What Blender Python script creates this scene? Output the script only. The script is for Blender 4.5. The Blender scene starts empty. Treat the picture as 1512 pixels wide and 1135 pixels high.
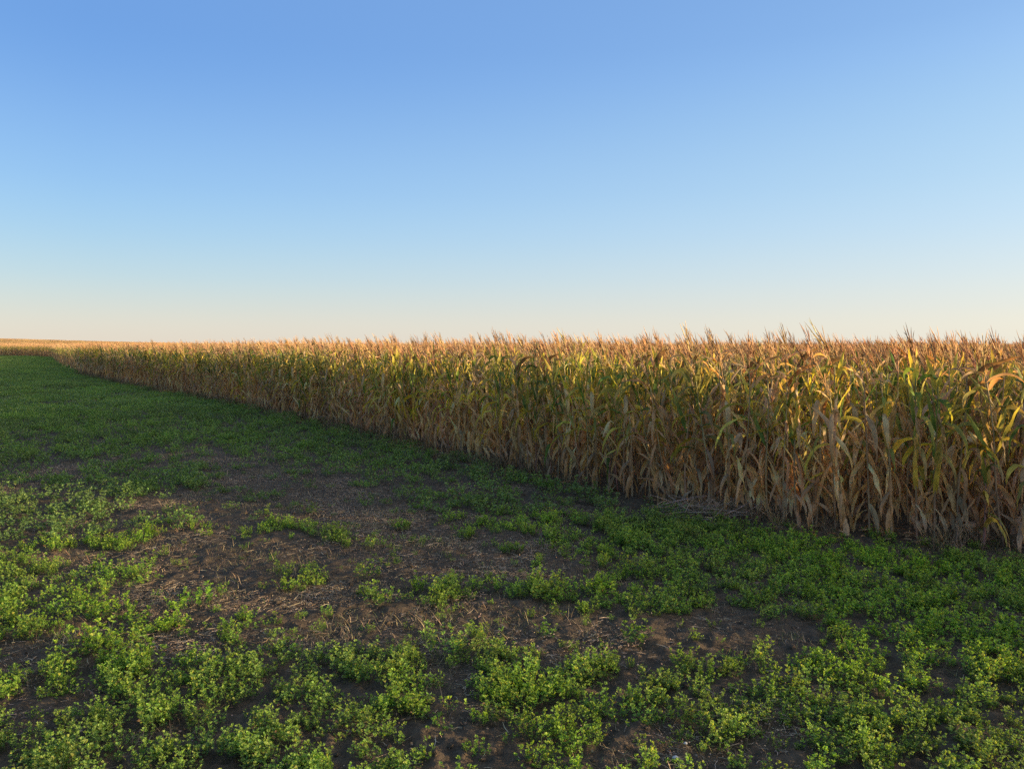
import bpy, math, random
import numpy as np
from mathutils import Vector, Matrix

R = math.radians
random.seed(7)
rng = np.random.default_rng(11)
scene = bpy.context.scene
COL = scene.collection

# ------------------------------------------------------------------ camera
CAM_Z = 2.0
PITCH = 2.9
F_PX = 1136.0                      # focal length in pixels of the 1512 px wide photograph
cam_d = bpy.data.cameras.new("camera")
cam_d.sensor_width = 36.0
cam_d.lens = 36.0 * F_PX / 1512.0
cam_d.clip_end = 20000
cam_d.clip_start = 0.05
cam = bpy.data.objects.new("camera", cam_d)
COL.objects.link(cam)
cam.location = (0, 0, CAM_Z)
cam.rotation_euler = (R(90 - PITCH), 0, 0)
scene.camera = cam

# ------------------------------------------------------------------ sky, sun, exposure
SUN_EL = 6.8
SUN_AZ = 106.0                     # clockwise from +Y (the viewing direction)
to_sun = Vector((math.sin(R(SUN_AZ)) * math.cos(R(SUN_EL)), math.cos(R(SUN_AZ)) * math.cos(R(SUN_EL)), math.sin(R(SUN_EL))))
world = bpy.data.worlds.new("World")
scene.world = world
world.use_nodes = True
wn, wl = world.node_tree.nodes, world.node_tree.links
wn.clear()
w_out = wn.new("ShaderNodeOutputWorld")
w_bg = wn.new("ShaderNodeBackground")
w_sky = wn.new("ShaderNodeTexSky")
w_sky.sky_type = 'NISHITA'
w_sky.sun_disc = False
w_sky.sun_elevation = R(SUN_EL)
w_sky.sun_rotation = R(SUN_AZ)
w_sky.altitude = 200
w_sky.air_density = 1.0
w_sky.dust_density = 0.6
w_sky.ozone_density = 1.6
EXPO = 1.05
SKY_S = 0.106
def srgb(c):
    return [(v / 255 / 12.92 if v <= 10 else ((v / 255 + .055) / 1.055) ** 2.4) for v in c]
def sky_ramp(u, rows, nish):
    """clear sky colours by height above the horizon (rows of the photograph), less the share the sky model gives"""
    rp = wn.new("ShaderNodeValToRGB"); rp.color_ramp.interpolation = 'B_SPLINE'
    pts = []
    for v, c in rows:
        a = (u - 756) / F_PX; b = (567.5 - v) / F_PX
        cz, sz = math.cos(R(PITCH)), math.sin(R(PITCH))
        z = (-sz + b * cz) / math.sqrt(1 + a * a + b * b)
        lt = srgb(c); k = np.array([15, 125, 251, 376, 443, 480])
        ln = [float(np.interp(v, k, [srgb(q)[i] for q in nish])) for i in range(3)]
        pts.append((z, [max(0.0, (lt[i] - 0.2 * ln[i]) / 0.8) for i in range(3)]))
    pts.sort()
    pts = [(0.0, pts[0][1])] + pts + [(0.52, srgb((124, 168, 232))), (0.85, srgb((146, 186, 240)))]
    els = rp.color_ramp.elements
    while len(els) < len(pts): els.new(0.5)
    for e, (z, c) in zip(els, pts):
        e.position = z; e.color = (*c, 1)
    return rp
NL = [(139, 177, 208), (154, 192, 220), (178, 216, 234), (216, 246, 234), (243, 252, 207), (246, 235, 173)]
NR = [(132, 165, 194), (145, 179, 204), (166, 199, 215), (202, 226, 214), (228, 234, 190), (236, 221, 160)]
rl = sky_ramp(30, [(0, (109, 161, 228)), (130, (131, 179, 237)), (250, (153, 200, 244)), (330, (173, 213, 240)), (400, (197, 222, 230)), (450, (218, 224, 216)), (495, (233, 225, 207))], NL)
rr = sky_ramp(1482, [(0, (147, 191, 242)), (130, (169, 210, 250)), (250, (189, 223, 251)), (330, (205, 231, 247)), (400, (224, 237, 239)), (450, (236, 238, 228)), (480, (243, 239, 221))], NR)
tc = wn.new("ShaderNodeTexCoord"); sx = wn.new("ShaderNodeSeparateXYZ"); wl.new(tc.outputs["Generated"], sx.inputs[0])
wl.new(sx.outputs[2], rl.inputs[0]); wl.new(sx.outputs[2], rr.inputs[0])
vm = wn.new("ShaderNodeVectorMath"); vm.operation = 'MULTIPLY'; vm.inputs[1].default_value = (1, 1, 0); wl.new(tc.outputs["Generated"], vm.inputs[0])
vn = wn.new("ShaderNodeVectorMath"); vn.operation = 'NORMALIZE'; wl.new(vm.outputs[0], vn.inputs[0])
vd = wn.new("ShaderNodeVectorMath"); vd.operation = 'DOT_PRODUCT'; wl.new(vn.outputs[0], vd.inputs[0])
vd.inputs[1].default_value = (math.sin(R(SUN_AZ)), math.cos(R(SUN_AZ)), 0)
az = wn.new("ShaderNodeMapRange"); wl.new(vd.outputs["Value"], az.inputs[0])
az.inputs[1].default_value = -0.70; az.inputs[2].default_value = 0.38
wm = wn.new("ShaderNodeMix"); wm.data_type = 'RGBA'
wl.new(az.outputs[0], wm.inputs[0]); wl.new(rl.outputs[0], wm.inputs[6]); wl.new(rr.outputs[0], wm.inputs[7])
ws = wn.new("ShaderNodeVectorMath"); ws.operation = 'SCALE'; wl.new(wm.outputs[2], ws.inputs[0]); ws.inputs["Scale"].default_value = 1 / (2 ** EXPO * SKY_S)
gd = wn.new("ShaderNodeVectorMath"); gd.operation = 'DOT_PRODUCT'; wl.new(tc.outputs["Generated"], gd.inputs[0]); gd.inputs[1].default_value = tuple(to_sun)
gm = wn.new("ShaderNodeMath"); gm.operation = 'MAXIMUM'; gm.inputs[1].default_value = 0.0; wl.new(gd.outputs["Value"], gm.inputs[0])
gp = wn.new("ShaderNodeMath"); gp.operation = 'POWER'; gp.inputs[1].default_value = 5.0; wl.new(gm.outputs[0], gp.inputs[0])
gc = wn.new("ShaderNodeVectorMath"); gc.operation = 'SCALE'; gc.inputs[0].default_value = (16.0, 12.0, 7.5); wl.new(gp.outputs[0], gc.inputs["Scale"])
ga = wn.new("ShaderNodeVectorMath"); ga.operation = 'ADD'; wl.new(ws.outputs[0], ga.inputs[0]); wl.new(gc.outputs[0], ga.inputs[1])
wx = wn.new("ShaderNodeMix"); wx.data_type = 'RGBA'; wx.inputs[0].default_value = 0.8
wl.new(w_sky.outputs[0], wx.inputs[6]); wl.new(ga.outputs[0], wx.inputs[7])
wl.new(wx.outputs[2], w_bg.inputs[0])
w_bg.inputs[1].default_value = SKY_S
wl.new(w_bg.outputs[0], w_out.inputs[0])

sun_d = bpy.data.lights.new("sun", 'SUN')
sun_d.energy = 5.0
sun_d.angle = R(0.5)
sun_d.color = (1.0, 0.77, 0.47)
sun = bpy.data.objects.new("sun", sun_d)
COL.objects.link(sun)
sun.location = to_sun * 100
sun.rotation_euler = to_sun.to_track_quat('Z', 'Y').to_euler()

scene.view_settings.view_transform = 'Standard'
scene.view_settings.look = 'None'
scene.view_settings.gamma = 1.0
scene.view_settings.exposure = EXPO
scene.render.engine = 'CYCLES'
scene.cycles.max_bounces = 12
scene.cycles.diffuse_bounces = 7
scene.cycles.transmission_bounces = 10
scene.cycles.use_denoising = False

# ------------------------------------------------------------------ helpers
def tag(o, label=None, cat=None, group=None, kind=None):
    if label: o['label'] = label
    if cat: o['category'] = cat
    if group: o['group'] = group
    if kind: o['kind'] = kind
    return o

def noise2(x, y, seed=0):
    """value noise in 0..1, smooth, vectorised"""
    x = np.asarray(x, float); y = np.asarray(y, float)
    xi = np.floor(x).astype(np.int64); yi = np.floor(y).astype(np.int64)
    fx = x - xi; fy = y - yi
    fx = fx * fx * (3 - 2 * fx); fy = fy * fy * (3 - 2 * fy)
    def h(a, b):
        n = (a * 374761393 + b * 668265263 + seed * 974634777) & 0xFFFFFFFF
        n = ((n ^ (n >> 13)) * 1274126177) & 0xFFFFFFFF
        n = (n ^ (n >> 16)) & 0xFFFFFFFF
        return n / 4294967295.0
    a = h(xi, yi); b = h(xi + 1, yi); c = h(xi, yi + 1); d = h(xi + 1, yi + 1)
    return (a * (1 - fx) + b * fx) * (1 - fy) + (c * (1 - fx) + d * fx) * fy

def fbm(x, y, seed=0, octv=4):
    s = 0; amp = 0.5; tot = 0
    for k in range(octv):
        s = s + amp * noise2(np.asarray(x) * 2 ** k, np.asarray(y) * 2 ** k, seed + k * 17)
        tot += amp; amp *= 0.5
    return s / tot

def terrain(x, y):
    """smooth lie of the land: level near the camera, a low rise far off to the left"""
    x = np.asarray(x, float); y = np.asarray(y, float)
    g = 10.0 / (1 + np.exp(np.clip((x + 375) / 75, -50, 50))) * np.exp(-((y - 560) / 250) ** 2)
    und = (fbm(x / 90.0, y / 90.0, 5, 2) - 0.5) * 0.7
    d = np.hypot(x, y)
    fade = np.clip((d - 35) / 120, 0, 1)
    return g * np.clip((d - 60) / 150, 0, 1) + und * fade

def tz(x, y):
    return float(terrain(x, y))

cp, sp_ = math.cos(R(PITCH)), math.sin(R(PITCH))
def px(u, v):
    """ground point seen at photograph pixel (u, v)"""
    a = (u - 756) / F_PX; b = (567.5 - v) / F_PX
    dy = cp + b * sp_; dz = -sp_ + b * cp
    t = CAM_Z / -dz
    return (a * t, dy * t)

def in_frame(x, y, z=0.0, m=0):
    """is this point inside the photograph (pixel margin m)"""
    zz = z - CAM_Z
    f = y * cp - zz * sp_
    if f < 0.5: return False
    u = 756 + F_PX * x / f
    return -m < u < 1512 + m

class MB:
    """collects vertices, faces and vertex colours for one mesh"""
    def __init__(s):
        s.v = []; s.f = []; s.c = []; s.m = []
    def strip3(s, L, M, Rr, col, mi=0):
        b = len(s.v); n = len(L)
        for i in range(n):
            s.v += [tuple(L[i]), tuple(M[i]), tuple(Rr[i])]
            s.c += [col[i]] * 3
        for i in range(n - 1):
            a = b + 3 * i
            s.f.append((a, a + 1, a + 4, a + 3)); s.m.append(mi)
            s.f.append((a + 1, a + 2, a + 5, a + 4)); s.m.append(mi)
    def tube(s, pts, rad, k, col, mi=0):
        b = len(s.v); n = len(pts)
        for i, p in enumerate(pts):
            d = (pts[min(i + 1, n - 1)] - pts[max(i - 1, 0)])
            d = d.normalized() if d.length > 1e-9 else Vector((0, 0, 1))
            e1 = d.orthogonal().normalized() if abs(d.z) < 0.9 else d.cross(Vector((0, 1, 0))).normalized()
            e2 = d.cross(e1)
            cc = col[i] if isinstance(col, list) else col
            for j in range(k):
                an = 2 * math.pi * j / k
                s.v.append(tuple(p + (e1 * math.cos(an) + e2 * math.sin(an)) * rad[i])); s.c.append(cc)
        for i in range(n - 1):
            for j in range(k):
                a = b + i * k + j; a2 = b + i * k + (j + 1) % k
                s.f.append((a, a2, a2 + k, a + k)); s.m.append(mi)
    def add(s, o, mat=None):
        b = len(s.v)
        s.v += o.v if mat is None else [tuple(mat @ Vector(p)) for p in o.v]
        s.c += o.c; s.m += o.m
        s.f += [tuple(i + b for i in f) for f in o.f]
    def mesh(s, name, mats, smooth=True):
        me = bpy.data.meshes.new(name)
        me.from_pydata(s.v, [], s.f)
        for m in mats: me.materials.append(m)
        ca = me.color_attributes.new("tint", 'FLOAT_COLOR', 'POINT')
        arr = np.ones((len(s.v), 4), np.float32); arr[:, :3] = np.array(s.c, np.float32).reshape(-1, 3)
        ca.data.foreach_set("color", arr.ravel())
        me.polygons.foreach_set("material_index", np.array(s.m, np.int32))
        if smooth: me.polygons.foreach_set("use_smooth", np.ones(len(s.f), bool))
        me.update()
        return me

def lerp(a, b, t):
    return tuple(a[i] + (b[i] - a[i]) * t for i in range(3))
def jit(c, a=0.12):
    k = 1 + random.uniform(-a, a)
    return tuple(max(0.004, ci * k * (1 + random.uniform(-a, a) * 0.35)) for ci in c)

# ------------------------------------------------------------------ materials
def leaf_material(name, transl=0.35, rough=0.6, spec=0.2, var=0.3, streak=0.0, tint=(1, 1, 1), tcol=(1.0, 0.9, 0.45)):
    m = bpy.data.materials.new(name); m.use_nodes = True
    n, l = m.node_tree.nodes, m.node_tree.links; n.clear()
    out = n.new("ShaderNodeOutputMaterial")
    at = n.new("ShaderNodeAttribute"); at.attribute_name = "tint"
    oi = n.new("ShaderNodeObjectInfo")
    geo = n.new("ShaderNodeNewGeometry")
    hsv = n.new("ShaderNodeHueSaturation")
    mr = n.new("ShaderNodeMapRange"); mr.inputs[3].default_value = 1 - var; mr.inputs[4].default_value = 1 + var
    l.new(oi.outputs["Random"], mr.inputs[0])
    ns = n.new("ShaderNodeTexNoise"); ns.inputs["Scale"].default_value = 9.0; ns.inputs["Detail"].default_value = 4
    l.new(geo.outputs["Position"], ns.inputs["Vector"])
    mr2 = n.new("ShaderNodeMapRange"); mr2.inputs[1].default_value = 0.3; mr2.inputs[2].default_value = 0.7
    mr2.inputs[3].default_value = 0.72; mr2.inputs[4].default_value = 1.3
    l.new(ns.outputs[0], mr2.inputs[0])
    mu = n.new("ShaderNodeMath"); mu.operation = 'MULTIPLY'
    l.new(mr.outputs[0], mu.inputs[0]); l.new(mr2.outputs[0], mu.inputs[1])
    nl_ = n.new("ShaderNodeTexNoise"); nl_.inputs["Scale"].default_value = 0.45; nl_.inputs["Detail"].default_value = 3
    l.new(geo.outputs["Position"], nl_.inputs["Vector"])
    m3 = n.new("ShaderNodeMapRange"); m3.inputs[1].default_value = 0.35; m3.inputs[2].default_value = 0.65; m3.inputs[3].default_value = 0.84; m3.inputs[4].default_value = 1.18
    l.new(nl_.outputs[0], m3.inputs[0])
    m5 = n.new("ShaderNodeMapRange"); m5.inputs[1].default_value = 0.35; m5.inputs[2].default_value = 0.65; m5.inputs[3].default_value = 0.88; m5.inputs[4].default_value = 1.05
    l.new(nl_.outputs[0], m5.inputs[0]); l.new(m5.outputs[0], hsv.inputs["Saturation"])
    m4 = n.new("ShaderNodeMath"); m4.operation = 'MULTIPLY'; l.new(mu.outputs[0], m4.inputs[0]); l.new(m3.outputs[0], m4.inputs[1])
    l.new(at.outputs["Color"], hsv.inputs["Color"]); l.new(m4.outputs[0], hsv.inputs["Value"])
    mrh = n.new("ShaderNodeMapRange"); mrh.inputs[3].default_value = 0.488; mrh.inputs[4].default_value = 0.512
    wn_ = n.new("ShaderNodeMath"); wn_.operation = 'FRACT'
    w2 = n.new("ShaderNodeMath"); w2.operation = 'MULTIPLY'; w2.inputs[1].default_value = 37.7
    l.new(oi.outputs["Random"], w2.inputs[0]); l.new(w2.outputs[0], wn_.inputs[0]); l.new(wn_.outputs[0], mrh.inputs[0])
    l.new(mrh.outputs[0], hsv.inputs["Hue"])
    pb = n.new("ShaderNodeBsdfPrincipled")
    pb.inputs["Roughness"].default_value = rough
    pb.inputs["Specular IOR Level"].default_value = spec
    mb_ = n.new("ShaderNodeVectorMath"); mb_.operation = 'MINIMUM'; mb_.inputs[1].default_value = (0.80, 0.80, 0.80)
    l.new(hsv.outputs[0], mb_.inputs[0]); l.new(mb_.outputs[0], pb.inputs["Base Color"])
    tr = n.new("ShaderNodeBsdfTranslucent")
    mx = n.new("ShaderNodeMix"); mx.data_type = 'RGBA'; mx.blend_type = 'MULTIPLY'; mx.inputs[0].default_value = 1.0
    l.new(hsv.outputs[0], mx.inputs[6]); mx.inputs[7].default_value = (*[c * 1.3 for c in tcol], 1)
    mn = n.new("ShaderNodeVectorMath"); mn.operation = 'MINIMUM'; mn.inputs[1].default_value = (0.82, 0.82, 0.82)
    l.new(mx.outputs[2], mn.inputs[0]); l.new(mn.outputs[0], tr.inputs[0])
    ms = n.new("ShaderNodeMixShader"); ms.inputs[0].default_value = transl
    l.new(pb.outputs[0], ms.inputs[1]); l.new(tr.outputs[0], ms.inputs[2])
    l.new(ms.outputs[0], out.inputs[0])
    return m

M_CORN = leaf_material("corn_leaf", 0.48, 0.6, 0.15, 0.22, tcol=(1.0, 0.80, 0.40))
M_STALK = leaf_material("corn_stalk", 0.0, 0.6, 0.2, 0.2)
M_TASSEL = leaf_material("corn_tassel", 0.25, 0.8, 0.1, 0.25, tcol=(1.0, 0.7, 0.4))
M_ALF = leaf_material("alfalfa_leaf", 0.45, 0.5, 0.25, 0.2, tcol=(1.15, 1.15, 0.28))
M_STRAW = leaf_material("straw", 0.1, 0.7, 0.15, 0.3)
M_WEED = leaf_material("weed", 0.3, 0.7, 0.1, 0.25)

def soil_material():
    m = bpy.data.materials.new("soil"); m.use_nodes = True
    n, l = m.node_tree.nodes, m.node_tree.links
    pb = n["Principled BSDF"]; pb.inputs["Roughness"].default_value = 0.95; pb.inputs["Specular IOR Level"].default_value = 0.1
    geo = n.new("ShaderNodeNewGeometry")
    def nz(sc, det=5, rough=0.6):
        t = n.new("ShaderNodeTexNoise"); t.inputs["Scale"].default_value = sc
        t.inputs["Detail"].default_value = det; t.inputs["Roughness"].default_value = rough
        l.new(geo.outputs["Position"], t.inputs["Vector"]); return t
    n1, n2, n3, n4 = nz(1.3), nz(14, 6, 0.7), nz(90, 3, 0.7), nz(0.02, 4)
    r1 = n.new("ShaderNodeValToRGB"); l.new(n2.outputs[0], r1.inputs[0])
    e = r1.color_ramp.elements
    e[0].position = 0.3; e[0].color = (0.042, 0.032, 0.022, 1)
    e[1].position = 0.72; e[1].color = (0.15, 0.108, 0.068, 1)
    r2 = n.new("ShaderNodeValToRGB"); l.new(n3.outputs[0], r2.inputs[0])
    e = r2.color_ramp.elements
    e[0].position = 0.56; e[0].color = (0, 0, 0, 1); e[1].position = 0.72; e[1].color = (1, 1, 1, 1)
    mp = n.new("ShaderNodeMath"); mp.operation = 'MULTIPLY'
    r3 = n.new("ShaderNodeMapRange"); l.new(n1.outputs[0], r3.inputs[0])
    r3.inputs[1].default_value = 0.38; r3.inputs[2].default_value = 0.62; r3.inputs[3].default_value = 0.15; r3.inputs[4].default_value = 0.8
    l.new(r2.outputs[0], mp.inputs[0]); l.new(r3.outputs[0], mp.inputs[1])
    mx = n.new("ShaderNodeMix"); mx.data_type = 'RGBA'
    l.new(mp.outputs[0], mx.inputs[0]); l.new(r1.outputs[0], mx.inputs[6]); mx.inputs[7].default_value = (0.19, 0.125, 0.08, 1)
    l.new(mx.outputs[2], pb.inputs["Base Color"])
    bp = n.new("ShaderNodeBump"); bp.inputs["Strength"].default_value = 0.9; bp.inputs["Distance"].default_value = 0.02
    ad = n.new("ShaderNodeMath"); ad.operation = 'ADD'
    l.new(n2.outputs[0], ad.inputs[0]); l.new(n3.outputs[0], ad.inputs[1]); l.new(ad.outputs[0], bp.inputs["Height"])
    l.new(bp.outputs[0], pb.inputs["Normal"])
    return m
M_SOIL = soil_material()

# ------------------------------------------------------------------ the edge of the corn field
EDGE = [(60, -12), (30, -3.2), (17, 0.9), (13, 2.6), (11.3, 4.6), (9.6, 6.2), (7.4, 6.95), (5.0, 7.4), (3.55, 8.15), (2.07, 9.4), (0.93, 11.0), (-1.54, 14.6), (-4.2, 18.8),
        (-8.2, 24.5), (-13, 31), (-19, 38.5), (-30, 54), (-50, 85), (-78, 130), (-98, 145), (-160, 152), (-420, 170)]
def resample(poly, step):
    out = []; acc = 0.0
    P = [Vector(p) for p in poly]
    # Catmull smoothing
    Q = []
    for i in range(len(P) - 1):
        p0 = P[max(i - 1, 0)]; p1 = P[i]; p2 = P[i + 1]; p3 = P[min(i + 2, len(P) - 1)]
        n = max(4, int((p2 - p1).length / 0.25))
        for k in range(n):
            t = k / n
            lin = p1.lerp(p2, t)
            cr = 0.5 * ((2 * p1) + (-p0 + p2) * t + (2 * p0 - 5 * p1 + 4 * p2 - p3) * t * t + (-p0 + 3 * p1 - 3 * p2 + p3) * t ** 3)
            Q.append(lin * 0.5 + cr * 0.5)
    Q.append(P[-1])
    nxt = 0.0
    for i in range(len(Q) - 1):
        L = (Q[i + 1] - Q[i]).length
        if L < 1e-9: continue
        while nxt <= acc + L:
            t = (nxt - acc) / L
            d = (Q[i + 1] - Q[i]) / L
            out.append((Q[i].lerp(Q[i + 1], t), Vector((d.y, -d.x))))   # normal pointing into the field
            nxt += step() if callable(step) else step
        acc += L
    return out
FINE = resample(EDGE, 0.5)
FE = np.array([(p.x, p.y) for p, n in FINE]); FN = np.array([(n.x, n.y) for p, n in FINE])
def field_dist(x, y):
    """signed distance to the field edge, positive inside the corn"""
    x = np.atleast_1d(np.asarray(x, float)); y = np.atleast_1d(np.asarray(y, float))
    out = np.empty(len(x))
    for a in range(0, len(x), 2000):
        dx = x[a:a + 2000, None] - FE[None, :, 0]; dy = y[a:a + 2000, None] - FE[None, :, 1]
        d2 = dx * dx + dy * dy
        k = d2.argmin(1); r = np.arange(len(k))
        s = dx[r, k] * FN[k, 0] + dy[r, k] * FN[k, 1]
        out[a:a + 2000] = np.sqrt(d2[r, k]) * np.sign(s)
    return out

# ------------------------------------------------------------------ ground: one sheet to the horizon
def build_ground():
    ang = np.concatenate([np.arange(-46, 46, 0.22), np.arange(46, 314, 3.0)])
    ang = np.radians(ang)
    rad = [0.0, 0.6, 1.4, 2.2]
    r = 2.8
    while r < 6000:
        rad.append(r); r *= 1.0052 if r < 14 else 1.012 if r < 60 else 1.05
    rad = np.array(rad)
    na, nr = len(ang), len(rad) - 1
    A, RR = np.meshgrid(ang, rad[1:])
    X = np.sin(A) * RR; Y = np.cos(A) * RR
    Z = terrain(X, Y)
    k = np.clip(1 - RR / 40, 0, 1)
    Z += k * ((fbm(X * 3.1, Y * 3.1, 3, 3) - 0.5) * 0.09 + (fbm(X * 13, Y * 13, 9, 3) - 0.5) * 0.06 + (noise2(X * 45, Y * 45, 4) - 0.5) * 0.012 * (RR < 9))
    v = np.zeros((na * nr + 1, 3)); v[0] = (0, 0, 0)
    v[1:, 0] = X.ravel(); v[1:, 1] = Y.ravel(); v[1:, 2] = Z.ravel()
    f = []
    for j in range(na): f.append((0, 1 + (j + 1) % na, 1 + j))
    i = np.arange(nr - 1)[:, None] * na; j = np.arange(na)[None, :]; j2 = (j + 1) % na
    q = np.stack([1 + i + j, 1 + i + j2, 1 + i + na + j2, 1 + i + na + j], -1).reshape(-1, 4)
    me = bpy.data.meshes.new("ground")
    me.from_pydata(v.tolist(), [], f + q.tolist())
    me.materials.append(M_SOIL)
    me.polygons.foreach_set("use_smooth", np.ones(len(me.polygons), bool))
    me.update()
    o = bpy.data.objects.new("ground", me); COL.objects.link(o)
    tag(o, "dark bare soil under the alfalfa and corn, open to the horizon", "ground", kind="structure")
build_ground()

# ------------------------------------------------------------------ corn plants
TAN = (0.57, 0.365, 0.175); PALE = (0.70, 0.505, 0.28); DARK = (0.29, 0.175, 0.09)
GREEN = (0.12, 0.20, 0.045); YEL = (0.54, 0.45, 0.075); OLIVE = (0.29, 0.275, 0.07); RUST = (0.58, 0.34, 0.15)

def corn_leaf(mb, base, az, length, width, t0, t1, twist, segs, c0, c1, fold=0.3, wob=0.0, hook=1.0):
    p = Vector(base); L = []; M = []; Rr = []; C = []
    ph = random.uniform(0, 6.28); a = az; st = length / segs
    tw0 = random.uniform(-0.3, 0.3)
    for i in range(segs + 1):
        u = i / segs
        t = t0 + (t1 - t0) * u ** hook
        a += random.uniform(-wob, wob)
        d = Vector((math.cos(a) * math.sin(t), math.sin(a) * math.sin(t), math.cos(t)))
        if i: p = p + d * st
        s = Vector((-math.sin(a), math.cos(a), 0)); nn = d.cross(s)
        tw = tw0 + twist * u
        s2 = s * math.cos(tw) + nn * math.sin(tw); n2 = d.cross(s2)
        w = width * min(1.0, 0.55 + 2.4 * u) * max(0.03, 1 - u ** 2.6) * 0.5
        wv = math.sin(u * 17 + ph) * width * 0.16; wv2 = math.sin(u * 15 + ph + 2) * width * 0.16
        L.append(p + s2 * w - n2 * (fold * w) + n2 * wv)
        Rr.append(p - s2 * w - n2 * (fold * w) + n2 * wv2)
        M.append(p.copy()); C.append(lerp(c0, c1, u ** 1.6))
    mb.strip3(L, M, Rr, C)

def make_corn(look, lod=0, seed=0):
    """look: dict(kind, ear, height). returns dict of part builders"""
    random.seed(1000 + seed)
    H = look['h']
    parts = {k: MB() for k in ('stalk', 'foliage', 'tassel', 'ear')}
    sh = H - random.uniform(0.40, 0.54)
    lean = Vector((random.uniform(-0.05, 0.03), random.uniform(-0.04, 0.04), 0))
    wob_ = random.uniform(.006, .02); wph = random.uniform(0, 6.28)
    def at(z):
        u = z / sh
        return Vector((lean.x * u * u * sh + wob_ * math.sin(u * 5 + wph), lean.y * u * u * sh + wob_ * math.sin(u * 6.3 + wph * 2), z))
    segs = [12, 5, 2][lod]
    sc0, sc1 = jit(random.choice(((0.26, 0.15, 0.09), (.34, .24, .13), (.30, .13, .09)))), jit((0.36, 0.26, 0.12) if look['kind'] != 'green' else (0.20, 0.19, 0.06))
    pts = [at(sh * i / segs) for i in range(segs + 1)]
    pts[0].z = -0.06
    parts['stalk'].tube(pts, [0.013 * (1 - 0.55 * i / segs) * (1.12 if i % 2 else 0.95) for i in range(segs + 1)],
                        [6, 4, 3][lod], [lerp(sc0, sc1, i / segs) for i in range(segs + 1)], 0)
    nl = [23, 18, 10][lod]
    plane = random.uniform(0, math.pi); gsh = random.uniform(-.16, .05)
    for i in range(nl):
        u = i / (nl - 1)
        z = 0.10 + (sh - 0.10) * (u ** 0.93) * 0.985
        az = plane + (i % 2) * math.pi + random.uniform(-0.6, 0.6)
        g = z / H
        kind = look['kind']
        gt = {'green': (0.42, 0.82), 'mixed': (0.50, 0.80), 'yellow': (0.45, 0.82), 'dry': (2, 2), 'tan': (0.62, 0.78), 'low': (0.26, 0.80)}[kind]
        isg = gt[0] + gsh + random.uniform(-0.12, 0.08) < g < gt[1] + random.uniform(-0.10, 0.05)
        if isg and random.random() < (0.16 if kind == 'green' else 0.30): isg = False
        if isg:
            r = random.random()
            c0 = GREEN if r < 0.42 else OLIVE if r < 0.76 else YEL
            if kind == 'yellow': c0 = [GREEN, OLIVE, YEL, YEL][random.randrange(4)]
            c1 = [YEL, TAN, c0, OLIVE][random.randrange(4)]
            corn_leaf(parts['foliage'], at(z), az, random.uniform(0.40, 0.62) * (1 if g < 0.62 else 0.72), random.uniform(0.040, 0.066),
                      R(random.uniform(8, 22)), R(random.choice((random.uniform(12, 42), random.uniform(168, 184)))), random.uniform(-2.4, 2.4), [10, 5, 3][lod],
                      jit(c0, .2), jit(c1, .2), 0.45, 0.08, random.uniform(0.35, 1.0))
        elif g > 0.74:
            c = [RUST, TAN, RUST, PALE, RUST][random.randrange(5)]
            corn_leaf(parts['foliage'], at(z), az, random.uniform(0.26, 0.42), random.uniform(0.030, 0.05),
                      R(random.uniform(12, 35)), R(random.uniform(60, 160)), random.uniform(-2.5, 2.5), [9, 5, 2][lod],
                      jit(c, .2), jit(RUST, .2), 0.5, 0.15)
        else:
            c = [TAN, PALE, TAN, DARK, (0.36, 0.27, 0.17)][random.randrange(5)]
            up = random.random() < .16
            corn_leaf(parts['foliage'], at(z), az, random.uniform(0.32, 0.64), random.uniform(0.036, 0.076),
                      R(random.uniform(8, 22) if up else random.uniform(15, 55)), R(random.uniform(30, 100) if up else random.uniform(174, 190)), random.uniform(-3.6, 3.6), [10, 5, 3][lod],
                      jit(c, .2), jit([TAN, DARK, PALE][random.randrange(3)], .2), random.uniform(0.3, 0.9), random.choice((.12, .3)), 1.0 if up else random.uniform(0.10, 0.30))
    # tassel: a nodding plume leaning with the wind towards the open side
    k3 = [4, 3, 3][lod]
    top = at(sh)
    tl = H - sh
    ax = Vector((random.uniform(-0.42, -0.08), random.uniform(-0.15, 0.15), 1)).normalized()
    tc = jit((0.62, 0.375, 0.175), .2)
    spine = [top - Vector((0, 0, 0.02)) + ax * tl * u * 1.02 + Vector((-0.05, 0, 0)) * u * u for u in (0, .3, .55, .8, 1)]
    parts['tassel'].tube(spine, [0.003, 0.004, 0.006, 0.0045, 0.001], k3, tc)
    for b in range([9, 7, 4][lod]):
        u = random.uniform(0.22, 0.6)
        s0 = top + ax * tl * u
        an = random.uniform(0, 6.28); sp = random.uniform(0.08, 0.38)
        d = (ax + Vector((math.cos(an) - 0.4, math.sin(an), 0)) * sp).normalized()
        ln = random.uniform(0.15, 0.26)
        drp = random.uniform(0.0, 0.07)
        q = [s0 + d * ln * w - Vector((0, 0, drp)) * w * w for w in (0, .35, .7, 1)]
        parts['tassel'].tube(q, [0.0022, 0.004, 0.0038, 0.0008] if lod < 2 else [0.006, 0.008, 0.006, 0.001], 3, jit(tc, .15))
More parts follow.
